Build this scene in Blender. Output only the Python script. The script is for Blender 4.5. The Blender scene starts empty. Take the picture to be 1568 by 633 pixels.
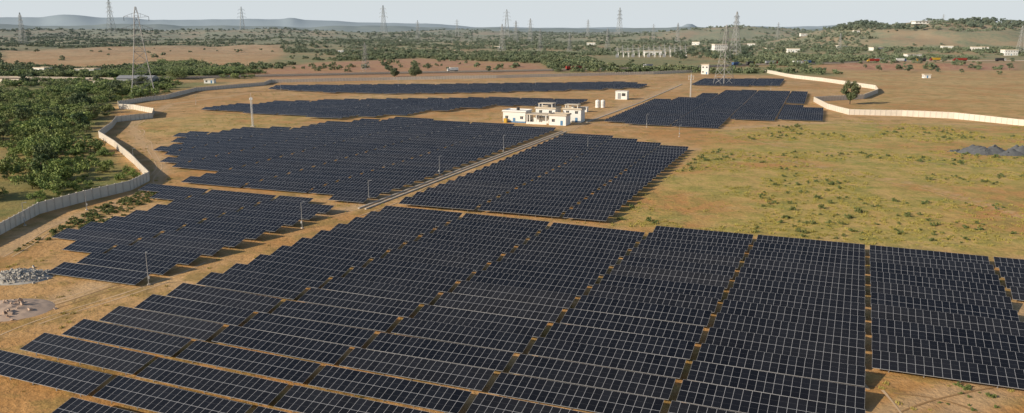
import bpy, math, random
import numpy as np
from mathutils import Vector, noise, Matrix
random.seed(7); np.random.seed(7)
rnd=random.uniform
F=1255.0; CX=784.0; CY=316.5; P=math.atan(274.5/1255); H=45.0
sp,cp=math.sin(P),math.cos(P)
def G(px,py,z=0.0):
    a=px-CX; b=CY-py
    d=(a, F*cp+b*sp, -F*sp+b*cp)
    t=(z-H)/d[2]
    return (d[0]*t, d[1]*t)
def GP(l,z=0.0): return [G(p[0],p[1],z) for p in l]
scene=bpy.context.scene
COL=scene.collection

# ------------------------------------------------ materials
class NT:
    def __init__(s,name):
        s.m=bpy.data.materials.new(name); s.m.use_nodes=True
        s.t=s.m.node_tree; s.b=s.t.nodes['Principled BSDF']
    def n(s,ty,**k):
        nd=s.t.nodes.new(ty)
        for a,b in k.items(): setattr(nd,a,b)
        return nd
    def set(s,sock,v):
        if isinstance(v,bpy.types.NodeSocket): s.t.links.new(v,sock)
        elif isinstance(v,(tuple,list)):
            sock.default_value = tuple(v)+((1,) if len(v)==3 and sock.type=='RGBA' else ())
        else: sock.default_value=v
    def math(s,op,a,b=0.0,clamp=False):
        nd=s.n('ShaderNodeMath',operation=op,use_clamp=clamp); s.set(nd.inputs[0],a); s.set(nd.inputs[1],b); return nd.outputs[0]
    def mix(s,f,a,b,bt='MIX'):
        nd=s.n('ShaderNodeMix',data_type='RGBA',blend_type=bt)
        s.set(nd.inputs[0],f); s.set(nd.inputs[6],a); s.set(nd.inputs[7],b); return nd.outputs[2]
    def pos(s):
        if not hasattr(s,'_g'): s._g=s.n('ShaderNodeNewGeometry')
        return s._g.outputs['Position']
    def noise(s,scale,detail=4,rough=0.6,vec=None):
        nd=s.n('ShaderNodeTexNoise'); s.set(nd.inputs['Vector'],vec or s.pos())
        nd.inputs['Scale'].default_value=scale; nd.inputs['Detail'].default_value=detail; nd.inputs['Roughness'].default_value=rough
        return nd.outputs['Fac']
    def ss(s,x,a,b):
        nd=s.n('ShaderNodeMapRange',interpolation_type='SMOOTHSTEP'); s.set(nd.inputs[0],x)
        nd.inputs[1].default_value=a; nd.inputs[2].default_value=b; return nd.outputs[0]
    def haze(s,c,k=3800.,amt=0.86,hc=(0.33,0.385,0.41)):  # aerial haze painted into base colour, stronger with distance from the origin
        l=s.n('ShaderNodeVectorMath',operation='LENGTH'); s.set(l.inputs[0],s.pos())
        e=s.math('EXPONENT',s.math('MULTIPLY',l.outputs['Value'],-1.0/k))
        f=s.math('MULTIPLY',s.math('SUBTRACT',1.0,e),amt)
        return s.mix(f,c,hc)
    def bump(s,h,dist,strg=1.0):
        b=s.n('ShaderNodeBump'); b.inputs['Strength'].default_value=strg; b.inputs['Distance'].default_value=dist
        s.set(b.inputs['Height'],h); s.set(s.b.inputs['Normal'],b.outputs[0])
    def done(s,c,rough=0.9,metal=0.0,spec=None):
        s.set(s.b.inputs['Base Color'],c); s.set(s.b.inputs['Roughness'],rough); s.set(s.b.inputs['Metallic'],metal)
        if spec is not None: s.b.inputs['Specular IOR Level'].default_value=spec
        return s.m
def simple(name,c,rough=0.85,metal=0.0,var=0.25,scale=1.5,spec=0.3,hz=False):
    t=NT(name); f=t.noise(scale,5)
    d=tuple(x*(1-var) for x in c); u=tuple(min(1,x*(1+var*0.6)) for x in c)
    cc=t.mix(f,d,u)
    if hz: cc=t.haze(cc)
    return t.done(cc,rough,metal,spec)

def mat_ground():
    t=NT('ground_soil')
    at=t.n('ShaderNodeAttribute',attribute_name='zone'); sep=t.n('ShaderNodeSeparateColor'); t.set(sep.inputs[0],at.outputs['Color'])
    gr,gn,rd=sep.outputs[0],sep.outputs[1],sep.outputs[2]; tr=at.outputs['Alpha']
    n1=t.noise(0.018,6,0.6); n2=t.noise(0.12,6,0.65); n3=t.noise(1.3,5,0.7); n4=t.noise(0.005,4,0.6); n5=t.noise(0.4,4,0.7); n6=t.noise(0.045,6,0.7)
    soil=t.mix(t.ss(n1,0.38,0.64),(0.56,0.29,0.095),(0.66,0.41,0.18))
    soil=t.mix(t.math('MULTIPLY',t.ss(n2,0.45,0.68),0.55),soil,(0.38,0.19,0.065))
    soil=t.mix(t.math('MULTIPLY',t.ss(n6,0.52,0.66),0.5),soil,(0.70,0.48,0.26))
    dry=t.mix(t.ss(n5,0.35,0.65),(0.46,0.33,0.10),(0.26,0.21,0.06))
    soil=t.mix(t.math('MULTIPLY',t.ss(n2,0.48,0.58),0.5),soil,dry)
    soil=t.mix(t.math('MULTIPLY',tr,0.75),soil,t.mix(n3,(0.72,0.50,0.29),(0.56,0.36,0.18)))
    # right grass field: straw yellow with olive tufts and bare patches
    g=t.mix(t.ss(n2,0.38,0.62),(0.60,0.44,0.13),(0.42,0.34,0.085))
    g=t.mix(t.math('MULTIPLY',t.ss(n5,0.50,0.66),t.ss(n6,0.40,0.60)),g,(0.21,0.21,0.045))
    g=t.mix(t.math('MULTIPLY',t.ss(n6,0.48,0.66),0.55),g,(0.33,0.34,0.07))
    cov=t.math('ADD',t.math('MULTIPLY',t.ss(n1,0.38,0.54),0.6),t.math('MULTIPLY',t.ss(n2,0.40,0.56),0.4))
    c=t.mix(t.math('MULTIPLY',gr,t.math('MULTIPLY',cov,t.math('SUBTRACT',1.0,t.math('MULTIPLY',tr,0.7)))),soil,g)
    c=t.mix(t.math('MULTIPLY',rd,t.ss(n1,0.25,0.6)),c,t.mix(t.ss(n2,.35,.65),(0.40,0.15,0.07),(0.56,0.31,0.16)))
    gf=t.mix(t.ss(n2,0.35,0.65),(0.15,0.19,0.045),(0.32,0.27,0.085))
    cg=t.ss(t.math('ADD',t.math('MULTIPLY',n4,0.5),t.math('MULTIPLY',n1,0.5)),0.40,0.54)
    c=t.mix(t.math('MULTIPLY',gn,t.math('ADD',0.35,t.math('MULTIPLY',cg,0.6))),c,gf)
    c=t.mix(0.55,c,t.mix(t.ss(n3,0.3,0.7),(0.58,0.54,0.50),(1,1,1)),'MULTIPLY')
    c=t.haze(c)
    t.bump(t.math('ADD',t.math('MULTIPLY',n3,0.4),t.math('MULTIPLY',n2,2.0)),0.45,0.9)
    return t.done(c,0.95,spec=0.1)

def mat_panel():
    t=NT('solar_glass'); uv=t.n('ShaderNodeUVMap'); sx=t.n('ShaderNodeSeparateXYZ'); t.set(sx.inputs[0],uv.outputs[0])
    u,v=sx.outputs[0],sx.outputs[1]
    du=t.math('PINGPONG',u,0.5); dv=t.math('PINGPONG',v,0.5)
    fu=t.math('LESS_THAN',du,0.020); fv=t.math('LESS_THAN',dv,0.012)
    fr=t.math('MAXIMUM',fu,fv)
    mid=t.math('MULTIPLY',t.math('LESS_THAN',t.math('ABSOLUTE',t.math('SUBTRACT',dv,0.5)),0.005),0.2)
    fr=t.math('MAXIMUM',fr,mid)
    fl=t.n('ShaderNodeVectorMath',operation='FLOOR'); t.set(fl.inputs[0],uv.outputs[0])
    wn=t.n('ShaderNodeTexWhiteNoise',noise_dimensions='3D'); t.set(wn.inputs[0],fl.outputs[0])
    cell=t.mix(wn.outputs[0],(0.006,0.0065,0.009),(0.013,0.014,0.018))
    tid=t.math('FLOOR',t.math('DIVIDE',u,40.0)); w1=t.n('ShaderNodeTexWhiteNoise',noise_dimensions='1D'); t.set(w1.inputs['W'],tid)
    dust=t.noise(0.03,4); df=t.math('ADD',t.math('MULTIPLY',t.ss(dust,0.4,0.7),0.035),t.math('MULTIPLY',t.math('POWER',w1.outputs[0],4.0),0.055))
    cell=t.mix(df,cell,(0.22,0.20,0.18))
    c=t.mix(t.math('MULTIPLY',fr,0.8),cell,(0.50,0.50,0.51))
    return t.done(c,0.22,0.0,0.27)

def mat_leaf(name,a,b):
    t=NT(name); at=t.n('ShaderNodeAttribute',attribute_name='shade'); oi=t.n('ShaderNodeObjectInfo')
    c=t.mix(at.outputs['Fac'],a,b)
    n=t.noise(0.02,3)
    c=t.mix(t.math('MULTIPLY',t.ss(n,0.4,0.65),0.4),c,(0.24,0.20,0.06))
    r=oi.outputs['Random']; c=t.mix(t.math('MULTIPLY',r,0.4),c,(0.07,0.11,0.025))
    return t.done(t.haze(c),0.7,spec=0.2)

M={}
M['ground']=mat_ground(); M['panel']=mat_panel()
M['alu']=simple('galvanised_steel',(0.36,0.36,0.36),0.5,0.3,0.15)
M['back']=simple('module_backsheet',(0.25,0.25,0.26),0.7)
M['leaf']=mat_leaf('scrub_leaf',(0.09,0.15,0.028),(0.30,0.37,0.08))
M['leaf2']=mat_leaf('far_scrub_leaf',(0.09,0.13,0.033),(0.19,0.22,0.06))
M['dleaf']=mat_leaf('dark_leaf',(0.03,0.06,0.015),(0.08,0.13,0.03))
M['bark']=simple('bark',(0.14,0.10,0.07))
M['wall']=simple('boundary_wall_concrete',(0.68,0.62,0.53),0.9,0,0.22,0.5)
M['cope']=simple('wall_coping',(0.55,0.50,0.43),0.9)
M['white']=simple('white_paint',(0.78,0.77,0.73),0.7,0,0.08,0.8)
M['cream']=simple('cream_roof',(0.60,0.51,0.39),0.8,0,0.15)
M['blue']=simple('blue_paint',(0.10,0.24,0.42),0.6)
M['glass']=simple('window_glass',(0.03,0.04,0.05),0.15,0,0.2)
M['dark']=simple('dark_metal',(0.05,0.05,0.05),0.6)
M['conc']=simple('concrete',(0.56,0.49,0.40),0.9,0,0.25,0.7)
M['asph']=simple('asphalt',(0.06,0.058,0.056),0.9)
M['shoulder']=simple('road_shoulder',(0.40,0.30,0.20),0.95)
M['redp']=simple('truck_red',(0.33,0.05,0.035),0.5)
M['bluep']=simple('truck_blue',(0.06,0.12,0.25),0.5)
M['yel']=simple('truck_yellow',(0.6,0.38,0.05),0.5)
M['grey']=simple('grey_sheet',(0.32,0.33,0.34),0.6)
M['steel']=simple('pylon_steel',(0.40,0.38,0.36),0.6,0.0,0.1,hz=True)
M['tyre']=simple('tyre',(0.02,0.02,0.02),0.9)
M['stone']=simple('rubble_stone',(0.46,0.43,0.38),0.95,0,0.4,0.8)
M['gravel']=simple('gravel',(0.13,0.135,0.14),0.95,0,0.45,1.2)
M['mound']=simple('pale_dirt',(0.50,0.37,0.28),0.95,0,0.2,0.6)
M['dry']=simple('grass_blades',(0.40,0.34,0.09),0.9,0,0.5,0.15)
M['rut']=simple('compacted_soil',(0.66,0.46,0.27),0.95,0,0.3,0.3)
M['rutd']=simple('disturbed_soil',(0.36,0.21,0.09),0.95,0,0.35,0.3)

# ------------------------------------------------ mesh builder
class MB:
    def __init__(s): s.v=[];s.f=[];s.mi=[];s.uv={};s.mats=[];s.sh=None
    def mat(s,k):
        if k not in s.mats: s.mats.append(k)
        return s.mats.index(k)
    def poly(s,pts,k,uv=None):
        b=len(s.v); s.v.extend([tuple(p) for p in pts]); 
        if uv: s.uv[len(s.f)]=uv
        s.f.append(tuple(range(b,b+len(pts)))); s.mi.append(s.mat(k))
    def hexa(s,p,k,ktop=None,uv=None,kbot=None):
        b=len(s.v); s.v.extend([tuple(q) for q in p]); m=s.mat(k)
        for i,fc in enumerate([(3,2,1,0),(4,5,6,7),(0,1,5,4),(1,2,6,5),(2,3,7,6),(3,0,4,7)]):
            if i==1 and uv: s.uv[len(s.f)]=uv
            s.f.append(tuple(b+j for j in fc)); s.mi.append(s.mat(ktop) if (i==1 and ktop) else (s.mat(kbot) if (i==0 and kbot) else m))
    def box(s,x0,x1,y0,y1,z0,z1,k,ktop=None,T=None):
        p=[(x0,y0,z0),(x1,y0,z0),(x1,y1,z0),(x0,y1,z0),(x0,y0,z1),(x1,y0,z1),(x1,y1,z1),(x0,y1,z1)]
        if T: p=[tuple(T@Vector(q)) for q in p]
        s.hexa(p,k,ktop)
    def bar(s,a,b,w,k,w2=None):
        a=Vector(a);b=Vector(b);d=(b-a)
        if d.length<1e-5:return
        d.normalize(); r=d.cross(Vector((0,0,1)))
        if r.length<1e-3: r=Vector((1,0,0))
        r.normalize();q=r.cross(d); w2=w if w2 is None else w2
        h=w/2;g=w2/2
        s.hexa([a-r*h-q*h,a+r*h-q*h,a+r*h+q*h,a-r*h+q*h,b-r*g-q*g,b+r*g-q*g,b+r*g+q*g,b-r*g+q*g],k)
    def cyl(s,a,b,r0,r1,k,n=8):
        a=Vector(a);b=Vector(b);d=(b-a).normalized(); x=d.orthogonal().normalized(); y=d.cross(x)
        base=len(s.v)
        for c,r in((a,r0),(b,r1)):
            for i in range(n):
                t=2*math.pi*i/n; s.v.append(tuple(c+x*r*math.cos(t)+y*r*math.sin(t)))
        m=s.mat(k)
        for i in range(n):
            j=(i+1)%n; s.f.append((base+i,base+j,base+n+j,base+n+i)); s.mi.append(m)
        s.f.append(tuple(base+i for i in reversed(range(n))));s.mi.append(m)
        s.f.append(tuple(base+n+i for i in range(n)));s.mi.append(m)
    def mesh(s,name):
        me=bpy.data.meshes.new(name); me.from_pydata(s.v,[],s.f)
        for k in s.mats: me.materials.append(M[k])
        me.polygons.foreach_set('material_index',s.mi)
        if s.uv:
            l=me.uv_layers.new(name='UVMap'); arr=np.zeros(len(me.loops)*2,dtype=np.float32)
            for fi,uv in s.uv.items():
                ls=me.polygons[fi].loop_start
                for j,c in enumerate(uv): arr[(ls+j)*2:(ls+j)*2+2]=c
            l.data.foreach_set('uv',arr)
        if s.sh is not None:
            a=me.attributes.new('shade','FLOAT','FACE'); a.data.foreach_set('value',np.array(s.sh,dtype=np.float32))
        me.update(); return me
    def obj(s,name,loc=(0,0,0),rz=0,parent=None):
        o=bpy.data.objects.new(name,s.mesh(name)); o.location=loc; o.rotation_euler=(0,0,rz)
        COL.objects.link(o)
        if parent: o.parent=parent
        return o
def empty(name,loc,rz=0):
    o=bpy.data.objects.new(name,None); o.location=loc;o.rotation_euler=(0,0,rz);COL.objects.link(o);return o

def pip(x,y,poly):
    x=np.asarray(x);y=np.asarray(y); ins=np.zeros(x.shape,bool); n=len(poly)
    for i in range(n):
        x0,y0=poly[i];x1,y1=poly[(i+1)%n]
        if y0==y1: continue
        c=((y0>y)!=(y1>y))&(x<(x1-x0)*(y-y0)/(y1-y0)+x0)
        ins^=c
    return ins
def dpl(x,y,pl):
    d=np.full(np.shape(x),1e9)
    for (x0,y0),(x1,y1) in zip(pl[:-1],pl[1:]):
        dx,dy=x1-x0,y1-y0; L=dx*dx+dy*dy
        t=np.clip(((x-x0)*dx+(y-y0)*dy)/L,0,1)
        d=np.minimum(d,np.hypot(x-x0-t*dx,y-y0-t*dy))
    return d
def sst(a,b,x):
    t=min(1,max(0,(x-a)/(b-a))); return t*t*(3-2*t)

# ------------------------------------------------ terrain
HILLS=[(960,1950,300,330,46,4),(1500,2300,420,500,36,4),(640,2700,330,260,22,2),(1000,2800,500,300,22,2),(-900,3400,600,250,26,2),(-300,4200,700,300,26,2),(-1900,3500,700,400,30,2),
       (500,1500,200,80,6,2),(820,1350,120,60,5,2),(*G(1325,104),75,9,5,2),(*G(1440,104),50,8,3.5,2)]
def th(x,y):
    r=math.hypot(x,y)
    if r<650: return 0.0
    w=sst(1080,1900,r); z=0
    if w>0:
        z=noise.fractal(Vector((x*0.0022,y*0.0022,3.1)),1.0,2.0,5)*12*w + w*2
        z+=noise.fractal(Vector((x*0.02,y*0.02,7.1)),1.0,2.0,3)*1.6*w
    for hx,hy,rx,ry,h,pw in HILLS:
        q=((x-hx)/rx)**2+((y-hy)/ry)**2
        if q<6:
            e=math.exp(-(q**(pw/2))); z+=h*e*(1+0.25*noise.noise(Vector((x*0.012,y*0.012,hx))))
    if r>6000: z*=max(0,1-(r-6000)/6000)
    return z
HWP=[(-500,121),(0,120),(180,123),(370,118),(600,113),(870,108),(1060,104),(1150,100),(1240,99),(1330,96),(1568,95),(1900,95)]
HW=GP(HWP)
forest=GP([(-1500,420),(-300,420),(0,340),(125,298),(215,278),(145,212),(168,190),(172,160),(240,146),(300,134),(360,126),(180,126),(-600,126)])
forest2=GP([(-900,118),(150,116),(240,100),(310,98),(330,110),(420,108),(400,121),(180,122),(-900,122)])
grassR=GP([(1085,203),(1290,185),(1568,192),(1900,200),(2300,420),(1568,394),(1330,376),(930,345),(1075,232)])
grassB=GP([(180,190),(330,172),(700,185),(600,178),(460,192),(230,210)])
bare1=GP([(0,82),(160,76),(430,72),(440,84),(380,104),(250,100),(120,108),(0,98)])
bare2=GP([(380,110),(480,96),(640,90),(830,98),(850,112),(600,118),(400,121)])
bareR=GP([(1260,106),(1568,108),(1900,112),(1900,182),(1568,180),(1300,170),(1345,140),(1340,132)])
redR=GP([(1260,97),(1568,97),(1568,108),(1250,108)])
tracks=[GP(l) for l in ([(-60,500),(60,470),(140,440),(260,395),(430,342),(545,318),(700,262),(862,202),(960,160),(1045,128)],
   [(1062,228),(1180,240),(1290,262),(1420,285),(1568,332),(1700,380)],[(0,390),(60,350),(160,318),(235,290),(250,250),(215,215),(200,190),(260,160),(400,140)],
   [(1568,470),(1590,560),(1480,620),(1400,720)],[(1340,640),(1450,600),(1568,570)],[(900,190),(980,192),(1120,196),(1270,188),(1568,192)])]
tw=[3.0,1.1,2.5,3,2.0,3.0]
def build_ground():
    ang=[-52+0.3*i for i in range(347)]
    ang+=list(np.arange(ang[-1]+4,308-2,4.5)); ang=[math.radians(a) for a in ang]
    nr=560; rs=[6*(15000/6)**(i/(nr-1)) for i in range(nr)]
    na=len(ang)
    A,R=np.meshgrid(ang,rs); X=R*np.sin(A); Y=R*np.cos(A); Z=np.zeros_like(X)
    for i in range(nr):
        if rs[i]>640:
            for j in range(na): Z[i,j]=th(X[i,j],Y[i,j])
    zc=np.zeros(X.shape+(4,))
    zc[...,0]=pip(X,Y,grassR)*1.0; 
    zc[...,0]=np.maximum(zc[...,0],pip(X,Y,grassB)*0.5)
    zc[...,0]=np.maximum(zc[...,0],pip(X,Y,bareR)*0.35)
    g=((R>830)&(Y>0))|pip(X,Y,forest)|pip(X,Y,forest2)
    g=g&~pip(X,Y,bare1)&~pip(X,Y,bare2)&~pip(X,Y,bareR)&~pip(X,Y,redR)
    zc[...,1]=g*1.0
    zc[...,2]=np.maximum(pip(X,Y,bare2)*0.9,pip(X,Y,redR)*1.0)
    zc[...,2]=np.maximum(zc[...,2],((X>450)&(Y>1100)&(Y<4000))*0.45)
    for _ in range(3):
        k=zc.copy(); k[1:-1,1:-1]=(zc[:-2,1:-1]+zc[2:,1:-1]+zc[1:-1,:-2]+zc[1:-1,2:]+zc[1:-1,1:-1])/5; zc=k
    for tk,w in zip(tracks,tw):
        d=dpl(X,Y,tk); zc[...,3]=np.maximum(zc[...,3],np.clip(1.4-d/w,0,1))
    V=np.stack([X,Y,Z],-1).reshape(-1,3); n=len(V)
    idx=np.arange(nr*na).reshape(nr,na); nx=np.roll(idx,-1,axis=1)
    Fq=np.stack([idx[:-1],idx[1:],nx[1:],nx[:-1]],-1).reshape(-1,4)
    verts=V.tolist()+[[0,0,0]]; faces=Fq.tolist()+[[n,int(idx[0,j]),int(nx[0,j])] for j in range(na)]
    me=bpy.data.meshes.new('ground'); me.from_pydata(verts,[],faces)
    a=me.attributes.new('zone','FLOAT_COLOR','POINT')
    a.data.foreach_set('color',np.vstack([zc.reshape(-1,4),[[0,0,0,0]]]).astype(np.float32).ravel())
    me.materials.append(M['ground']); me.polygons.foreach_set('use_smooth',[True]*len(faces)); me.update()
    o=bpy.data.objects.new('ground',me); COL.objects.link(o)
    if me.polygons[1000].normal.z<0: me.flip_normals()
build_ground()

def ridge(name,D,prof,depth,mat,ns):
    mb=MB(); pts=[]
    for px in range(-900,2500,8):
        for i in range(len(prof)-1):
            if prof[i][0]<=px<=prof[i+1][0]:
                t=(px-prof[i][0])/(prof[i+1][0]-prof[i][0]); t=t*t*(3-2*t); y=prof[i][1]*(1-t)+prof[i+1][1]*t; break
        a=(px-CX)/1285.0; z=H+(42-y)*D/1285.0
        z+=noise.fractal(Vector((a*ns,D,0)),1,2,5)*0.0016*D
        pts.append((a,max(z,-5)))
    K=10; rows=[]
    for k in range(K+1):
        u=k/K; row=[]
        for a,z in pts:
            s=math.sin(u*math.pi)**1.0
            dd=D+depth*(u-0.5)*1.0
            zz=(z+20)*s*(1+0.25*noise.noise(Vector((a*ns*2,u*4,D)))*(1-s))-20
            row.append((a*dd,dd,zz))
        rows.append(row)
    for r in rows: mb.v.extend(r)
    n=len(pts); m=mb.mat(mat)
    for k in range(K):
        for j in range(n-1):
            mb.f.append((k*n+j,k*n+j+1,(k+1)*n+j+1,(k+1)*n+j)); mb.mi.append(m)
    o=mb.obj(name); o.data.polygons.foreach_set('use_smooth',[True]*len(mb.f)); return o
def mat_far(name,a,b):  # distant hills: pale blue-grey air haze is painted into their surface colour
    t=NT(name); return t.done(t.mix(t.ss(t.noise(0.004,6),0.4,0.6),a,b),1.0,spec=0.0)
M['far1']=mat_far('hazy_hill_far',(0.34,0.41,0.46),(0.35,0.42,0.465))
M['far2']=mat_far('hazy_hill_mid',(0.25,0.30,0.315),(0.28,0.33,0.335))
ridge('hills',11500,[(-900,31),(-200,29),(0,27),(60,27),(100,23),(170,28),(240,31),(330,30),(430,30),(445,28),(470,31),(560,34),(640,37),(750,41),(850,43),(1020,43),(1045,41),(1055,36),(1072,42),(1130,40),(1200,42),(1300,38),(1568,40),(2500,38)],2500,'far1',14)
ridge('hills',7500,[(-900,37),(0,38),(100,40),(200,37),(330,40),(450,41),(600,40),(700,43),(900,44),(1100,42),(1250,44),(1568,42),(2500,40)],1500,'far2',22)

# ------------------------------------------------ solar arrays
def hz(x,y): return 0.45*noise.noise(Vector((x*0.02,y*0.02,1.7)))+0.12*noise.noise(Vector((x*0.11,y*0.11,5)))
TID=0
def array(poly,alpha,L=22.0,nm=20,pitch=6.7,s_ref=None,t_ref=None,tilt=15):
    global TID
    mb=MB(); r=(math.cos(alpha),-math.sin(alpha)); c=(math.sin(alpha),math.cos(alpha))
    pl=GP(poly,1.2)
    S=[x*r[0]+y*r[1] for x,y in pl]; T=[x*c[0]+y*c[1] for x,y in pl]
    s_ref=G(*s_ref,1.2) if s_ref else None; t_ref=G(*t_ref,1.2) if t_ref else None
    s0=(s_ref[0]*r[0]+s_ref[1]*r[1]) if s_ref else max(S)
    t0=(t_ref[0]*c[0]+t_ref[1]*c[1]) if t_ref else min(T)
    mw=(L-0.9)/nm; ct,st=math.cos(math.radians(tilt)),math.sin(math.radians(tilt)); D=4.15
    k0=math.floor((min(S)-s0)/L)-1;k1=math.ceil((max(S)-s0)/L)+1
    i0=math.floor((min(T)-t0)/pitch)-1;i1=math.ceil((max(T)-t0)/pitch)+1
    for i in range(i0,i1+1):
        t=t0+2.1+i*pitch
        for k in range(k0,k1+1):
            sa=s0+k*L+0.45; 
            hs=[sa+mw*nm*.25, sa+mw*nm*.75]
            ok=np.array([True,True])
            for dt in(-1.6,1.6):
                xs=[q*r[0]+(t+dt)*c[0] for q in hs]; ys=[q*r[1]+(t+dt)*c[1] for q in hs]
                ok&=pip(xs,ys,pl)
            if not ok.any(): continue
            a=sa if ok[0] else sa+mw*nm/2; b=sa+mw*nm if ok[1] else sa+mw*nm/2
            nmod=round((b-a)/mw)
            j=rnd(-0.15,0.15); tl=rnd(-0.010,0.010)
            def pt(s,v,off):
                x=s*r[0]+(t+j-D*ct/2+v*ct)*c[0]; y=s*r[1]+(t+j-D*ct/2+v*ct)*c[1]
                return x,y
            za=hz(*pt(a,0,0))+0.7+rnd(-.05,.05); zb=hz(*pt(b,0,0))+0.7+rnd(-.05,.05)
            def P3(s,v,dz=0):
                x,y=pt(s,v,0); f=(s-a)/(b-a); return (x,y,za*(1-f)+zb*f+v*(st+tl)+dz)
            TID+=1; u0=TID*40.0
            mb.hexa([P3(a,0,-.05),P3(b,0,-.05),P3(b,D,-.05),P3(a,D,-.05),P3(a,0),P3(b,0),P3(b,D),P3(a,D)],'alu','panel',
                    uv=[(u0,0),(u0+nmod,0),(u0+nmod,2),(u0,2)],kbot='back')
            n=max(3,int((b-a)/3.6))
            for q in range(n):
                s=a+(b-a)*(q+0.5)/n
                for v in (0.9,3.3):
                    x,y,z=P3(s,v,-.05); w=.06
                    mb.box(x-w,x+w,y-w,y+w,-0.3,z,'alu')
            for v in (0.9,3.3):
                mb.bar(P3(a+.1,v,-.12),P3(b-.1,v,-.12),0.1,'alu')
    return mb.obj('solar_panel_array')
aA=math.radians(22.8); aB=math.radians(20.6)
array([(560,318),(800,334),(1040,352),(1178,365),(1328,378),(1488,391),(1750,408),(1750,474),(1516,448),(1574,592),(1338,558),(1345,720),(70,720),(55,616),(-160,575),(-60,552),(5,536),(60,512),(160,472),(250,440),(350,402),(430,368),(500,338)],aA,s_ref=(1328,378),t_ref=(1336,558))
array([(868,203),(1068,226),(925,336),(608,311)],aB,s_ref=(863,206),t_ref=(925,336))
array([(625,181),(855,196),(548,307),(283,277),(325,262),(242,250),(275,238),(226,227),(280,215),(245,207),(400,196),(470,194),(520,186)],aB,s_ref=(851,198),t_ref=(548,307))
array([(213,289),(248,286),(528,311),(518,323),(450,350),(395,356),(335,382),(290,406),(222,434),(90,415),(138,397),(54,379),(130,352),(200,334),(275,312),(210,300)],aB,s_ref=(528,314),t_ref=(222,434))
array([(308,166),(400,157),(560,152),(770,149),(905,153),(860,161),(770,161),(680,168),(640,173),(510,180),(410,175)],aB)
array([(408,136),(430,131),(700,129),(960,126),(992,130),(960,135),(780,140),(600,143),(500,141)],aB)
array([(990,155),(922,186),(1105,197),(1125,182),(1256,183),(1262,168),(1205,160),(1245,152),(1248,142),(1130,138),(1065,148)],aB)
array([(1062,129),(1080,121),(1192,121),(1194,131),(1100,131)],aB)

# ------------------------------------------------ walls
def wall(pts,h=2.7,name='boundary_wall',hs=None):
    pw=GP(pts); mb=MB()
    for (x0,y0),(x1,y1) in zip(pw[:-1],pw[1:]):
        L=math.hypot(x1-x0,y1-y0); n=max(1,round(L/2.6)); dx,dy=(x1-x0)/L,(y1-y0)/L; nx,ny=-dy,dx
        st=L/n
        for i in range(n):
            a=(x0+dx*st*i,y0+dy*st*i); b=(x0+dx*(st*(i+1)),y0+dy*(st*(i+1)))
            hh=h+noise.noise(Vector((a[0]*.03,a[1]*.03,0)))*0.3; w=.08
            za=th(*a)
            A=(a[0]+dx*.14,a[1]+dy*.14);B=(b[0]-dx*.14,b[1]-dy*.14)
            mb.hexa([(A[0]-nx*w,A[1]-ny*w,za-.5),(B[0]-nx*w,B[1]-ny*w,za-.5),(B[0]+nx*w,B[1]+ny*w,za-.5),(A[0]+nx*w,A[1]+ny*w,za-.5),
                     (A[0]-nx*w,A[1]-ny*w,za+hh),(B[0]-nx*w,B[1]-ny*w,za+hh),(B[0]+nx*w,B[1]+ny*w,za+hh),(A[0]+nx*w,A[1]+ny*w,za+hh)],'wall')
            T=Matrix.Translation((a[0],a[1],za))@Matrix.Rotation(math.atan2(dy,dx),4,'Z')
            mb.box(-.14,.14,-.17,.17,-.5,hh+.15,'cope',T=T)
    return mb.obj(name)
wall([(-400,520),(-120,415),(0,360),(60,328),(130,309),(200,292),(229,277),(206,252),(176,226),(152,211),(172,196),(179,187),(234,181),(236,174),(205,168),(183,167),(181,162),(225,155),(255,152),(300,140),(370,134),(405,131),(415,127),(600,123),(760,120),(1000,114),(1066,111)])
wall([(1169,111),(1215,120),(1260,125),(1340,137),(1344,143),(1322,152),(1246,156),(1266,167),(1300,176),(1380,178),(1460,182),(1568,193),(1750,206),(2100,235)],3.0)
wall([(-400,124),(0,126),(120,128),(180,130),(240,128)],2.5,'compound_wall')

def strip(pts,w,z,k,h=None,step=None,offs=0,wig=0):
    pw=GP(pts); mb=MB(); P2=[]
    for (x0,y0),(x1,y1) in zip(pw[:-1],pw[1:]):
        L=math.hypot(x1-x0,y1-y0); n=max(1,int(L/(step or 12)))
        for i in range(n): P2.append((x0+(x1-x0)*i/n,y0+(y1-y0)*i/n))
    P2.append(pw[-1])
    if wig:
        A=np.array(P2)
        for _ in range(60): A[1:-1]=(A[:-2]+2*A[1:-1]+A[2:])/4
        P2=[(x+wig*noise.noise(Vector((x*.03,y*.03,4.2))),y+wig*noise.noise(Vector((x*.03,y*.03,8.2)))) for x,y in A.tolist()]
    E=[]
    for i,p in enumerate(P2):
        a=P2[max(0,i-1)];b=P2[min(len(P2)-1,i+1)]
        d=Vector((b[0]-a[0],b[1]-a[1])).normalized(); n=Vector((-d.y,d.x)); c=Vector(p)+n*offs
        ww=w*(1+(0.6*noise.noise(Vector((p[0]*.2,p[1]*.2,1))) if wig else 0))
        E.append((c-n*ww/2,c+n*ww/2,max(th(*(c-n*w/2)),th(*(c+n*w/2)),th(c.x,c.y))))
    for i in range(len(E)-1):
        if wig and noise.noise(Vector((P2[i][0]*.06,P2[i][1]*.06,offs)))<-.12: continue
        (a,b,z0),(c,d,z1)=E[i],E[i+1]
        if h: mb.hexa([(a.x,a.y,z0-.3),(c.x,c.y,z1-.3),(d.x,d.y,z1-.3),(b.x,b.y,z0-.3),(a.x,a.y,z0+h),(c.x,c.y,z1+h),(d.x,d.y,z1+h),(b.x,b.y,z0+h)],k)
        else: mb.poly([(a.x,a.y,z0+z),(c.x,c.y,z1+z),(d.x,d.y,z1+z),(b.x,b.y,z0+z)],k)
    return mb
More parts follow.
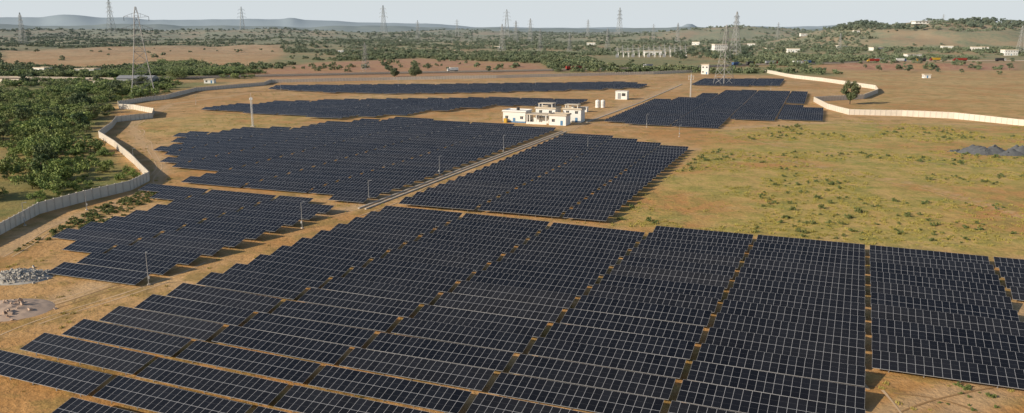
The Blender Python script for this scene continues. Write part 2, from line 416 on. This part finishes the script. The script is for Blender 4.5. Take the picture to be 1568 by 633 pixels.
def ruts(pts,z,k='rut',w=.34):
    e=empty('tyre_tracks',(0,0,0))
    for i,o in enumerate((-.85,.85)): strip(pts,w,z+i*.003,k,step=1.5,offs=o,wig=4.0).obj('rut',parent=e)
ruts([(-60,505),(60,474),(150,440),(290,390),(430,345),(540,320)],.010); ruts([(-60,520),(40,492),(130,452),(270,404),(420,354),(535,324)],.018,'rutd')
ruts([(-60,560),(10,520),(90,482),(200,450),(300,406)],.026); ruts([(0,395),(70,352),(165,322),(240,292),(252,252),(222,215),(205,192),(262,163),(400,145)],.034)
ruts([(1345,600),(1430,592),(1500,600),(1560,640),(1600,720)],.042,'rutd'); ruts([(1340,640),(1420,610),(1500,590),(1600,575)],.050,'rutd'); ruts([(1380,720),(1400,660),(1390,620),(1345,585)],.058)
ruts([(1075,232),(1180,243),(1290,264),(1420,288),(1568,335),(1700,385)],.066); ruts([(1100,205),(1200,225),(1300,240),(1420,250),(1560,262)],.074)
ruts([(560,330),(640,296),(760,250),(866,207),(900,190)],.082); ruts([(905,192),(1000,196),(1120,202),(1270,192),(1500,196)],.090); ruts([(1570,460),(1580,520),(1575,570),(1640,620)],.098)
rd=[(548,320),(700,262),(860,202)]
strip(rd,0.5,0,'conc',h=0.3,offs=-2.2).obj('concrete_drain')
strip(rd,0.5,0,'conc',h=0.3,offs=-0.2).obj('concrete_drain')
strip([(905,188),(985,158),(1048,130)],0.8,0,'conc',h=0.25,offs=2.2).obj('concrete_drain')
hwz=0.6
hw=empty('highway',(0,0,0))
strip(HWP,26,0,'shoulder',h=hwz,step=20).obj('road_shoulder',parent=hw)
def hws(w,k,z,o=0): return strip(HWP,w,hwz+z,k,step=20,offs=o)
hws(9,'asph',.02,6).obj('road',parent=hw); hws(9,'asph',.02,-6).obj('road',parent=hw)
hws(.25,'white',.03,6).obj('lane_marking',parent=hw); hws(.25,'white',.03,-6).obj('lane_marking',parent=hw)
def kerb(o): return strip(HWP,.3,0,'conc',h=hwz+.55,step=20,offs=o)
kerb(12.2).obj('kerb',parent=hw); kerb(0).obj('median_kerb',parent=hw)

# ------------------------------------------------ pylons
def pylon_mesh(hh,w,bar,arms=3):
    mb=MB(); n=9; lv=[]
    for i in range(n+1):
        u=(i/n)**0.85; z=hh*u; ww=w*(1-u)**1.35*0.5+0.5+ (0.35 if u<0.98 else -0.2); lv.append((z,ww))
    for i in range(n):
        z0,a=lv[i];z1,b=lv[i+1]
        c0=[(-a,-a,z0),(a,-a,z0),(a,a,z0),(-a,a,z0)];c1=[(-b,-b,z1),(b,-b,z1),(b,b,z1),(-b,b,z1)]
        for j in range(4):
            k=(j+1)%4
            mb.bar(c0[j],c1[j],bar,'steel'); mb.bar(c0[j],c1[k],bar*.5,'steel'); mb.bar(c0[k],c1[j],bar*.5,'steel'); mb.bar(c1[j],c1[k],bar*.5,'steel')
    for q in range(arms):
        z=hh*(0.62+0.13*q); L=w*(0.85-0.13*q)
        for sg in(-1,1):
            mb.bar((0,-.6,z),(sg*L,0,z+.6),bar*.6,'steel');mb.bar((0,.6,z),(sg*L,0,z+.6),bar*.6,'steel');mb.bar((0,0,z+3),(sg*L,0,z+.6),bar*.6,'steel')
            for u in(.35,.7): mb.bar((sg*L*u,0,z+.3),(sg*L*u,0,z+3*(1-u)+.5),bar*.5,'steel')
            mb.cyl((sg*L,0,z+.5),(sg*L,0,z-1.8),.12,.12,'dark',5)
    return mb.mesh('transmission_tower')
pm1=pylon_mesh(50,11,0.26); pm2=pylon_mesh(50,9,0.34)
def pylon(px,base,top,rz=0.5,me=None):
    x,y=G(px,base); z=th(x,y); d=y*cp+H*sp
    hgt=(base-top)/F*d
    o=bpy.data.objects.new('transmission_tower',me or (pm1 if y<1000 else pm2)); s=hgt/50
    o.location=(x,y,z-.2);o.scale=(s,s,s);o.rotation_euler=(0,0,rz);COL.objects.link(o);return o
T1=pylon(220,146,14,0.4);T2=pylon(1108,131,40,0.5)
for px,b,t in [(769,80,36),(827,79,42),(790,68,34),(872,80,48),(640,62,32),(588,58,12),(372,55,13),(172,60,9),(776,60,17),(948,64,20),(930,76,42),(1125,88,20),(1037,70,38),(900,62,36),(1000,66,40),(1285,84,56),(1190,70,44),(36,70,22),(700,60,34),(1440,70,52),(1560,88,46),(812,66,30)]:
    pylon(px,b,t,rnd(-.6,.9))
def wires(a,b,name='power_line'):
    mb=MB()
    for arm,zf in((-8,.63),(8,.63),(-6,.76),(6,.76)):
        pa=a.matrix_basis@Vector((arm,0,50*zf)); pb=b.matrix_basis@Vector((arm,0,50*zf)); pr=pa
        for i in range(1,17):
            u=i/16; q=pa.lerp(pb,u); q.z-=4*u*(1-u)*6; mb.bar(pr,q,0.06,'steel'); pr=q
    mb.obj(name)
T0=pylon(-420,190,-10,0.4)
wires(T0,T1)
Tx=pylon(560,112,66,0.9,pm1); wires(T1,Tx)

def mast(px,py,hgt,cross=False):
    x,y=G(px,py); mb=MB(); w=.45; n=12
    c=[(w*math.cos(t),w*math.sin(t)) for t in(0,2.09,4.19)]
    for i in range(n):
        z0=hgt*i/n;z1=hgt*(i+1)/n
        for j in range(3):
            k=(j+1)%3
            mb.bar((*c[j],z0),(*c[j],z1),.11,'white');mb.bar((*c[j],z0),(*c[k],z1),.07,'white');mb.bar((*c[j],z1),(*c[k],z1),.07,'white')
    mb.cyl((0,0,hgt),(0,0,hgt+2),.05,.03,'white',5)
    mb.box(-.9,.9,-.9,.9,-.1,.3,'conc')
    if cross:
        for z in(hgt-1,hgt-3): mb.bar((-1.6,0,z),(1.6,0,z),.15,'white')
        for sx in(-1.6,0,1.6): mb.bar((sx,0,hgt-3.5),(sx,0,hgt-.4),.15,'white')
    else:
        mb.box(-.7,.7,-.3,.3,hgt-1.2,hgt-.3,'white')
    return mb.obj('lattice_mast',(x,y,0))
mast(387,194,13.5); mast(1057,150,15,True)
def lamp(px,py,hgt,rz=0.0,name='street_lamp'):
    x,y=G(px,py); mb=MB()
    mb.cyl((0,0,0),(0,0,hgt),.085,.05,'alu',8); mb.box(-.25,.25,-.25,.25,-.1,.25,'conc')
    mb.bar((0,0,hgt-.1),(.8,0,hgt+.1),.06,'alu'); mb.box(.6,1.1,-.12,.12,hgt+.05,hgt+.13,'grey'); mb.box(-.16,.16,.07,.22,1.2,1.7,'white')
    mb.obj(name,(x,y,0),rz)
for a in [(228,437,6.2),(463,350,6),(565,311,6),(673,269,6),(771,232,6),(38,346,5.5),(133,322,5),(205,250,5),(300,160,5),(430,140,6),(610,135,6),(820,132,6),(900,230,5),(1040,210,5),(990,195,6),(1180,140,6)]:
    lamp(*a,rz=rnd(-1,1))

# ------------------------------------------------ control building
def window(mb,x,z,w,h,y,face='-y'):
    if face=='-y':
        mb.box(x,x+w,y-.04,y+.02,z,z+h,'glass'); 
        mb.box(x-.1,x+w+.1,y-.25,y-.002,z+h+.003,z+h+.15,'cream'); mb.box(x+w/2-.04,x+w/2+.04,y-.07,y-.041,z,z+h,'white')
    else:
        mb.box(y-.04,y+.02,x,x+w,z,z+h,'glass'); mb.box(y-.25,y-.002,x-.1,x+w+.1,z+h+.003,z+h+.15,'cream')
def block(par,x0,x1,y0,y1,h,floors=1,door=True,base='white',roofk='cream'):
    w=MB(); w.box(x0,x1,y0,y1,-.3,h,'white'); 
    w.box(x0-.05,x1+.05,y0-.05,y1+.05,-.3,.7,base); w.obj('walls',parent=par)
    r=MB(); r.box(x0-.5,x1+.5,y0-.5,y1+.5,h+.003,h+.3,roofk)
    for a in((x0-.3,x1+.3,y0-.3,y0-.1),(x0-.3,x1+.3,y1+.1,y1+.3),(x0-.3,x0-.1,y0-.097,y1+.097),(x1+.1,x1+.3,y0-.097,y1+.097)): r.box(*a,h+.303,h+.7,roofk)
    r.obj('roof',parent=par)
    g=MB(); fh=h/floors
    for f in range(floors):
        n=max(1,int((x1-x0)/3.4)); s=(x1-x0)/n
        for i in range(n):
            if door and f==0 and i==n//2: g.box(x0+s*i+s/2-.6,x0+s*i+s/2+.6,y0-.08,y0+.02,.1,2.3,'blue'); continue
            window(g,x0+s*i+s/2-.7,f*fh+fh*.35,1.4,1.3,y0)
        n=max(1,int((y1-y0)/3.6)); s=(y1-y0)/n
        for i in range(n): window(g,y0+s*i+s/2-.6,f*fh+fh*.35,1.2,1.3,x0,'x')
    g.obj('windows',parent=par)
bx,by=G(826,190)
B=empty('control_building',(bx,by,0),-aB)
block(B,-19,-7.5,1,10,5.2,1,True,'blue','white')
block(B,-5,5,9,18,6.4,2)
block(B,8,17,12,19,6.2,2)
block(B,5.8,14,-3,4.5,4.6,1,True)
pc=MB()
pc.box(-6.2,4.4,-2.2,6.3,4.4,4.7,'cream')
for x in(-5.6,-1,3.8):
    for y in(-1.7,2.0,5.8): pc.box(x-.2,x+.2,y-.2,y+.2,-.2,4.397,'white')
pc.box(-6,4.2,-2.05,-1.905,-.2,1.1,'white'); pc.box(-4,3.5,3,5.5,-.1,2.6,'white')
pc.box(-4.2,3.2,10,16,8.6,8.9,'cream')
for x in(-3.8,2.8):
    for y in(10.5,15.5): pc.box(x-.18,x+.18,y-.18,y+.18,6.75,8.597,'white')
pc.box(8.5,15.5,12.5,17.5,8.2,8.5,'cream')
for x in(9,15):
    for y in(13,17): pc.box(x-.18,x+.18,y-.18,y+.18,6.55,8.197,'white')
pc.obj('porch',parent=B)
tk=MB(); tk.cyl((-13,6,5.5),(-13,6,7.0),.8,.8,'dark',12); tk.cyl((12,15,6.5),(12,15,7.8),.7,.7,'white',12); tk.box(-18,-16.5,-1,.5,-.1,2,'yel'); tk.obj('water_tanks',parent=B)
def kiosk(px,py,w,d,h,name='equipment_cabin'):
    x,y=G(px,py); e=empty(name,(x,y,0),-aB)
    m=MB(); m.box(-w/2,w/2,0,d,.3,h,'white'); m.box(-w/2-.2,w/2+.2,-.2,d+.2,-.1,.297,'conc'); m.obj('cabinet',parent=e)
    r=MB(); r.box(-w/2-.25,w/2+.25,-.25,d+.25,h+.003,h+.2,'white'); r.obj('roof',parent=e)
    g=MB(); g.box(-w*.3,-w*.02,-.05,.02,.5,h*.8,'grey'); g.box(w*.06,w*.36,-.05,.02,h*.45,h*.8,'dark'); g.obj('doors',parent=e)
kiosk(951,153,7.5,5,5.2)
def tank(px,py,r,h):
    x,y=G(px,py); m=MB(); m.cyl((0,0,0),(0,0,h),r,r,'white',18); m.cyl((0,0,h),(0,0,h+.5),r,.3,'white',18)
    for z in(.3,.5,.7): m.cyl((0,0,h*z-.06),(0,0,h*z+.06),r+.06,r+.06,'grey',18)
    m.obj('water_tank',(x,y,0))
tank(915,165,1.3,4);tank(923,165,1.3,4)
kiosk(893,172,4,3,2.5)
def house(px,py,w,d,h,fl=1,rz=0,name='white_building',base='white'):
    x,y=G(px,py); e=empty(name,(x,y,th(x,y)),rz); block(e,-w/2,w/2,0,d,h,fl,True,base)
house(1079,114,7,6,9,2,-aB,'gate_house')
house(1104,82,24,16,13,3,.1,'white_building')
house(1085,80,16,10,8,1,.1,'white_building')
house(1000,84,30,12,7,1,0,'substation_building')
house(958,80,18,10,6,1,0,'substation_building')
house(1400,91,22,10,5,1,.1,'roadside_building'); house(1548,89,20,12,8,2,0,'roadside_building'); house(1420,120,6,4,3,1,0,'hut'); house(320,128,8,5,3,1,0,'hut')
for px,py,w,h in [(1180,80,14,5),(1215,84,18,6),(1255,78,12,7),(1290,82,16,5),(1345,84,20,5),(1375,80,12,6),(1450,84,16,6),(1500,86,22,5),(1150,74,14,6),(1065,72,16,7),(760,74,14,5),(700,78,12,5),(905,72,18,6),(520,80,12,4),(130,114,18,5),(60,112,14,5),(610,66,16,6),(1230,72,14,6),(1310,74,12,6)]:
    house(px,py,w*1.1,w*.6,h,1,rnd(-.4,.4),'roadside_building')
e=empty('hilltop_reservoir',(940,1900,th(940,1900)-1))
m=MB(); m.box(-32,32,-10,10,0,6,'white'); m.obj('tank_walls',parent=e); m=MB(); m.box(-34,34,-12,12,6.003,7,'white'); m.obj('roof',parent=e)
m=MB(); [m.box(-30+i*8,-28+i*8,-10.1,-9.9,2,5,'dark') for i in range(8)]; m.obj('openings',parent=e)
x,y=G(206,131); e=empty('industrial_shed',(x,y,0),-.05)
m=MB(); m.box(-14,14,0,12,0,5.5,'grey'); m.obj('walls',parent=e)
m=MB(); m.hexa([(-14.5,-.5,5.503),(14.5,-.5,5.503),(14.5,12.5,5.503),(-14.5,12.5,5.503),(-14.5,5,7.5),(14.5,5,7.5),(14.5,7,7.5),(-14.5,7,7.5)],'alu'); m.obj('roof',parent=e)
m=MB(); [m.box(-12+i*5,-9+i*5,-.06,.02,.1,3.6,'dark') for i in range(5)]; m.obj('doors',parent=e)
mb=MB()
for i in range(14):
    for j in range(4):
        x,y=G(945+i*8,88-j*3.2); z=th(x,y); h=12 if (i+j)%2 else 16
        mb.bar((x,y,z),(x,y,z+h),.6,'steel'); mb.bar((x-4,y,z+h*.75),(x+4,y,z+h*.75),.45,'steel')
        if i%3==0: mb.box(x-2,x+2,y-1.5,y+1.5,z,z+3,'grey'); 
        mb.cyl((x+2,y,z),(x+2,y,z+6),.6,.3,'white',6)
mb.obj('electrical_substation')

# ------------------------------------------------ vehicles
def truck(px,body,cab,ln=11,off=6,rz=None,flip=False):
    best=None
    for (x0,y0),(x1,y1) in zip(HW[:-1],HW[1:]):
        for i in range(80):
            u=i/80; x=x0+(x1-x0)*u; y=y0+(y1-y0)*u
            p=CX+F*x/(y*cp+H*sp)
            if abs(p-px)<5: best=(x,y,math.atan2(y1-y0,x1-x0)); break
        if best: break
    if not best: return
    x,y,a=best; x+=-math.sin(a)*off; y+=math.cos(a)*off; z=max(th(x,y),th(*best[:2]))+hwz+.02
    e=empty('truck',(x,y,z),a+(math.pi if flip else 0)); e.scale=(1.15,1.15,1.15)
    m=MB(); m.box(-ln/2,ln/2-2.4,-1.25,1.25,1.15,3.6,body); 
    for i in range(8): m.box(-ln/2+.2+i*(ln-3)/8,-ln/2+.35+i*(ln-3)/8,-1.31,1.31,1.2,3.5,body)
    m.obj('cargo_body',parent=e)
    m=MB(); L=ln/2
    m.hexa([(L-2.2,-1.2,.7),(L,-1.2,.7),(L,1.2,.7),(L-2.2,1.2,.7),(L-2.2,-1.15,3.1),(L-.35,-1.15,3.1),(L-.35,1.15,3.1),(L-2.2,1.15,3.1)],cab)
    m.hexa([(L-.18,-1.05,1.9),(L-.12,-1.05,1.9),(L-.12,1.05,1.9),(L-.18,1.05,1.9),(L-.33,-1.05,2.9),(L-.25,-1.05,2.9),(L-.25,1.05,2.9),(L-.33,1.05,2.9)],'glass')
    m.box(L-1.7,L-.7,-1.23,1.23,1.9,2.7,'glass'); m.obj('cab',parent=e)
    m=MB(); m.box(-L,L-.4,-.9,.9,.7,1.1,'dark')
    for wx in(-L+1.2,-L+2.4,L-1.3):
        for sy in(-1.2,.85): m.cyl((wx,sy,.5),(wx,sy+.35,.5),.5,.5,'tyre',12)
    m.obj('chassis_and_wheels',parent=e)
for a in [(880,'redp','redp',16,-6),(1125,'bluep','white',12,-6),(1147,'dark','yel',13,-6),(1190,'grey','redp',14,6),(1222,'white','white',12,-6),(1243,'bluep','redp',10,6),(1335,'redp','yel',14,-6),(1352,'grey','white',12,6),(1378,'white','bluep',12,-6),(1408,'dark','yel',12,-6),(1440,'yel','redp',12,6),(1467,'redp','redp',16,-6),(700,'white','white',10,6),(1530,'dark','white',12,-6),(1000,'grey','white',10,6)]:
    truck(a[0],a[1],a[2],a[3],a[4],flip=random.random()<.5)

# ------------------------------------------------ piles
def pile(name,px,py,rx,ry,h,k,stones=0,sk=None,seed=1,peaks=1,ss=.3):
    x0,y0=G(px,py); rng=random.Random(seed); n=44; mb=MB()
    pk=[(rng.uniform(-.55,.55),rng.uniform(-.4,.4),rng.uniform(.6,1)) for _ in range(peaks)] if peaks>1 else [(0,0,1)]
    w=1.0 if peaks==1 else .42
    def hh(u,v):
        z=0
        for a,b,c in pk: z=max(z,c*max(0,1-math.hypot(u-a,v-b)/w)**.9)
        z*=h*(1+.25*noise.noise(Vector((u*6,v*6,seed)))); return z+noise.noise(Vector((u*22,v*22,seed)))*.12*min(1,z)-.05
    for i in range(n+1):
        for j in range(n+1):
            u=i/n*2-1;v=j/n*2-1; mb.v.append((u*rx,v*ry,hh(u,v)))
    m=mb.mat(k)
    for i in range(n):
        for j in range(n):
            a=i*(n+1)+j; mb.f.append((a,a+n+1,a+n+2,a+1)); mb.mi.append(m)
    for _ in range(stones):
        u=rng.gauss(0,.42);v=rng.gauss(0,.42)
        z=max(0,hh(u,v)); s=rng.uniform(.4,1.4)*ss
        T=Matrix.Translation((u*rx,v*ry,z+s*.2))@Matrix.Rotation(rng.uniform(0,6),4,Vector((rng.random(),rng.random(),1)).normalized())
        p=[Vector((a*s*rng.uniform(.6,1.1),b*s*rng.uniform(.6,1.1),c*s*rng.uniform(.4,.8))) for c in(-.6,.6) for a,b in((-1,-1),(1,-1),(1,1),(-1,1))]
        mb.hexa([T@q for q in p],sk)
    mb.obj(name,(x0,y0,0))
pile('rubble_pile',28,426,6.2,4.5,1.5,'stone',420,'stone',3,1,.28)
pile('rubble_pile',70,420,2.4,2.0,.6,'stone',80,'stone',5,1,.2)
pile('dirt_mound',10,475,7.5,6,1.3,'mound',40,'mound',8)
pile('gravel_pile',1525,236,14,7,3.4,'gravel',60,'gravel',11,6,.3)
pile('gravel_pile',1580,236,12,7,3.6,'gravel',0,'gravel',14,5)
pile('stone_heap',1478,233,7,4,1.2,'gravel',60,'gravel',15,3,.3)

# ------------------------------------------------ vegetation
def tree_mesh(name,hgt,rad,nclump,nleaf,ls,leaf,seed,trunk=True,flat=.75):
    rng=random.Random(seed); mb=MB(); cz=hgt*.58; cl=[]
    for _ in range(nclump):
        while True:
            a,b,c=[rng.uniform(-1,1) for _ in range(3)]
            if .15<a*a+b*b+c*c<1: break
        cl.append((Vector((a*rad,b*rad,cz+c*hgt*.40)),rng.uniform(.28,.5)*rad,rng.uniform(0,.7)))
    if trunk:
        tp=Vector((rng.uniform(-.2,.2)*hgt*.1,rng.uniform(-.2,.2)*hgt*.1,hgt*.35)); mb.cyl((0,0,-.05*hgt),tp,hgt*.03,hgt*.02,'bark',6)
        for c,_,_ in cl[:7]: mb.cyl(tp,c,hgt*.015,hgt*.005,'bark',4)
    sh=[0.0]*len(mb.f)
    for c,r,s in cl:
        for _ in range(nleaf//nclump):
            d=Vector((rng.gauss(0,1),rng.gauss(0,1),rng.gauss(0,flat))); d.normalize(); d*=r*rng.random()**.4; d.z*=flat
            p=c+d; 
            if p.z<.1*hgt: p.z=(.1+rng.random()*.2)*hgt
            n=Vector((rng.gauss(0,.7)+d.x/r*.6,rng.gauss(0,.7)+d.y/r*.6,rng.gauss(.5,.6))).normalized(); u=n.orthogonal().normalized(); u.rotate(Matrix.Rotation(rng.uniform(0,6.28),3,n)); v=n.cross(u)
            l=ls*rng.uniform(.6,1.4); w=l*rng.uniform(.4,.8)
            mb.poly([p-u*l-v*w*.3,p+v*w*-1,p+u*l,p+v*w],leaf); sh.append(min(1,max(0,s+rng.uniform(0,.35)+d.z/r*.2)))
    mb.sh=sh; return mb.mesh(name)
def scatter(name,pts,meshes):
    groups=[[] for _ in meshes]
    for p in pts: groups[random.randrange(len(meshes))].append(p)
    for i,(g,me) in enumerate(zip(groups,meshes)):
        if not g: continue
        v=[];f=[]
        for x,y,z,s in g:
            a=rnd(0,6.28); b=len(v)
            for k in range(4):
                t=a+k*math.pi/2; v.append((x+s*.7071*math.cos(t),y+s*.7071*math.sin(t),z))
            f.append((b,b+1,b+2,b+3))
        m=bpy.data.meshes.new(name+'_points'); m.from_pydata(v,[],f)
        o=bpy.data.objects.new(name,m); COL.objects.link(o); o.instance_type='FACES'; o.use_instance_faces_scale=True; o.show_instancer_for_render=False; o.show_instancer_for_viewport=False
        c=bpy.data.objects.new('foliage_clump',me); COL.objects.link(c); c.parent=o
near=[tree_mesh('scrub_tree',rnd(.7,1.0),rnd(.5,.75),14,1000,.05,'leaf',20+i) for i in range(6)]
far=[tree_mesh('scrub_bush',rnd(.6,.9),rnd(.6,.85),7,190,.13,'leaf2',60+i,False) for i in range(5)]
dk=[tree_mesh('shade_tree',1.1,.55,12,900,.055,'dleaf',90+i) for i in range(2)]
def samp(poly,n,smin,smax,thr=-9,fs=.01,pad=None):
    xs=[p[0] for p in poly];ys=[p[1] for p in poly]; x0,x1,y0,y1=min(xs),max(xs),min(ys),max(ys); x0=max(x0,-700);x1=min(x1,1400)
    X=np.random.uniform(x0,x1,n);Y=np.random.uniform(y0,y1,n); ok=pip(X,Y,poly); r=[]
    for x,y in zip(X[ok],Y[ok]):
        if noise.fractal(Vector((x*fs,y*fs,2)),1,2,3)<thr: continue
        r.append((x,y,th(x,y)-.05,rnd(smin,smax)*rnd(.7,1.15)))
    return r
wl=GP([(-120,415),(0,360),(60,328),(130,309),(200,292),(229,277),(206,252),(176,226),(152,211),(172,196),(179,187),(234,181),(236,174),(183,167),(181,162),(225,155),(300,140),(405,131)])
pts=samp(forest,30000,1.6,7.5,-.10,.018)
ar=np.array([(p[0],p[1]) for p in pts]); d=dpl(ar[:,0],ar[:,1],wl); dh=dpl(ar[:,0],ar[:,1],HW)
pts=[p for p,q,r in zip(pts,d,dh) if q>p[3]*.75+1.5 and (q>14 or random.random()<.25) and r>18 and p[1]>100]
random.shuffle(pts); print('forest',len(pts))
scatter('scrub_trees',pts[:2800],near)
scatter('shade_trees',[(x,y,z,s*1.1) for x,y,z,s in pts[2800:3100]],dk)
p2=samp(forest2,6000,3,8,-.1); a2=np.array([(p[0],p[1]) for p in p2]); d2=dpl(a2[:,0],a2[:,1],HW)
scatter('scrub_trees',[p for p,q in zip(p2,d2) if q>20][:1000],near)
pts=[]
N=110000
R=np.exp(np.random.uniform(math.log(860),math.log(6500),N)); A=np.radians(np.random.uniform(-42,42,N)); X=R*np.sin(A);Y=R*np.cos(A)
ex=pip(X,Y,bare1)|pip(X,Y,bareR)|pip(X,Y,forest); ex2=pip(X,Y,bare2)|pip(X,Y,redR); dh=dpl(X,Y,HW)
for x,y,r,e,e2,h in zip(X,Y,R,ex,ex2,dh):
    if h<18: continue
    if e and random.random()>.02: continue
    if e2 and random.random()>.08: continue
    if 950<=y<=1380 and 110<x<300: continue
    nz=noise.fractal(Vector((x*.004,y*.004,9)),1,2,4)
    if nz<rnd(-.28,.30): continue
    pts.append((x,y,th(x,y)-.1,rnd(2.0,6.0)*(1+r/6000)))
pts=pts[:27000]
scatter('distant_scrub',pts,far)
hp=[]
for _ in range(900):
    x=rnd(700,1300);y=rnd(1650,2150);z=th(x,y)
    if z>38 and abs(x-940)>45: hp.append((x,y,z-.3,rnd(5,11)))
scatter('hilltop_trees',hp[:420],dk)
hp=[]
for _ in range(70):
    px=rnd(1030,1150); x,y=G(px,rnd(76,94)); hp.append((x,y,th(x,y),rnd(6,11)))
for _ in range(60):
    x,y=G(rnd(420,1568),rnd(97,114)); 
    if dpl(x,y,HW)>18: hp.append((x,y,th(x,y),rnd(3,7)))
scatter('roadside_trees',hp,dk)
def tree(px,py,hgt,rad,name='broadleaf_tree',seed=5,leaf='dleaf'):
    x,y=G(px,py); me=tree_mesh(name,hgt,rad,34,5200,.38,leaf,seed,flat=.95); o=bpy.data.objects.new(name,me); o.location=(x,y,th(x,y)); COL.objects.link(o)
tree(1301,160,14.5,4.6,seed=6); tree(636,118,10,5.5,seed=8); tree(604,118,8,4,seed=9); tree(128,170,9,6,seed=12); tree(275,122,11,9,seed=13,leaf='leaf')
def tuft_mesh(seed):
    rng=random.Random(seed); mb=MB()
    for _ in range(26):
        a=rng.uniform(0,6.28);r=rng.random()**.5*.5; x,y=r*math.cos(a),r*math.sin(a); l=rng.uniform(.25,.55); b=rng.uniform(0,6.28); w=.07
        tx,ty=x+math.cos(b)*l*.5,y+math.sin(b)*l*.5
        mb.poly([(x-w*math.sin(b),y+w*math.cos(b),0),(x+w*math.sin(b),y-w*math.cos(b),0),(tx,ty,l)],'dry')
    return mb.mesh('grass_tuft')
tf=[tuft_mesh(i) for i in range(4)]
scatter('dry_grass',samp(grassR,26000,.4,1.2,-.05,.03),tf)
scatter('field_shrubs',samp(grassR,3400,.4,1.3,.1,.03),far)
plant=GP([(0,400),(150,320),(235,290),(215,250),(160,212),(240,180),(420,135),(1060,114),(1330,140),(1246,160),(1300,180),(1568,200),(1568,394),(1560,470),(1700,800),(-100,800),(-200,600)])
scatter('dry_grass',samp(plant,16000,.3,.9,0,.04),tf)
scatter('field_shrubs',samp(GP([(0,395),(150,318),(232,288),(250,300),(150,350),(60,372)]),350,.4,1.2),far)
scatter('field_shrubs',samp(GP([(1440,585),(1568,590),(1640,640),(1500,720),(1400,700)]),60,.3,.8),far)
scatter('wall_shrubs',samp(GP([(60,325),(130,300),(222,274),(170,225),(100,200),(60,260)]),600,1.0,3.0,-.1,.03),near)

# ------------------------------------------------ light, sky, camera
az=math.radians(245); el=math.radians(24)
w=bpy.data.worlds.new('World'); scene.world=w; w.use_nodes=True
nt=w.node_tree; sky=nt.nodes.new('ShaderNodeTexSky'); sky.sky_type='NISHITA'; sky.sun_disc=False; sky.sun_elevation=el; sky.sun_rotation=az
sky.air_density=1.0; sky.dust_density=1.0; sky.ozone_density=1.0
tc=nt.nodes.new('ShaderNodeTexCoord'); sx=nt.nodes.new('ShaderNodeSeparateXYZ'); nt.links.new(tc.outputs['Generated'],sx.inputs[0])
mr=nt.nodes.new('ShaderNodeMapRange'); mr.interpolation_type='SMOOTHSTEP'; nt.links.new(sx.outputs[2],mr.inputs[0])
mr.inputs[1].default_value=-0.02; mr.inputs[2].default_value=0.30; mr.inputs[3].default_value=0.95; mr.inputs[4].default_value=0.0
mx=nt.nodes.new('ShaderNodeMix'); mx.data_type='RGBA'; nt.links.new(mr.outputs[0],mx.inputs[0]); nt.links.new(sky.outputs[0],mx.inputs[6]); mx.inputs[7].default_value=(6.9,7.5,7.9,1)
nt.links.new(mx.outputs[2],nt.nodes['Background'].inputs[0]); nt.nodes['Background'].inputs[1].default_value=0.1
sl=bpy.data.lights.new('sun','SUN'); sl.energy=5.0; sl.angle=math.radians(.5); sl.color=(1,.88,.71)
so=bpy.data.objects.new('sun',sl); COL.objects.link(so)
sd=Vector((math.sin(az)*math.cos(el),math.cos(az)*math.cos(el),math.sin(el))); so.rotation_euler=sd.to_track_quat('Z','Y').to_euler(); so.location=(0,0,100)
cam=bpy.data.cameras.new('camera'); co=bpy.data.objects.new('camera',cam); COL.objects.link(co)
cam.sensor_width=36; cam.lens=36*F/1568; cam.clip_start=.5; cam.clip_end=40000
co.location=(0,0,H); co.rotation_euler=(math.pi/2-P,0,0); scene.camera=co
scene.view_settings.view_transform='Standard'; scene.view_settings.look='None'; scene.view_settings.exposure=0
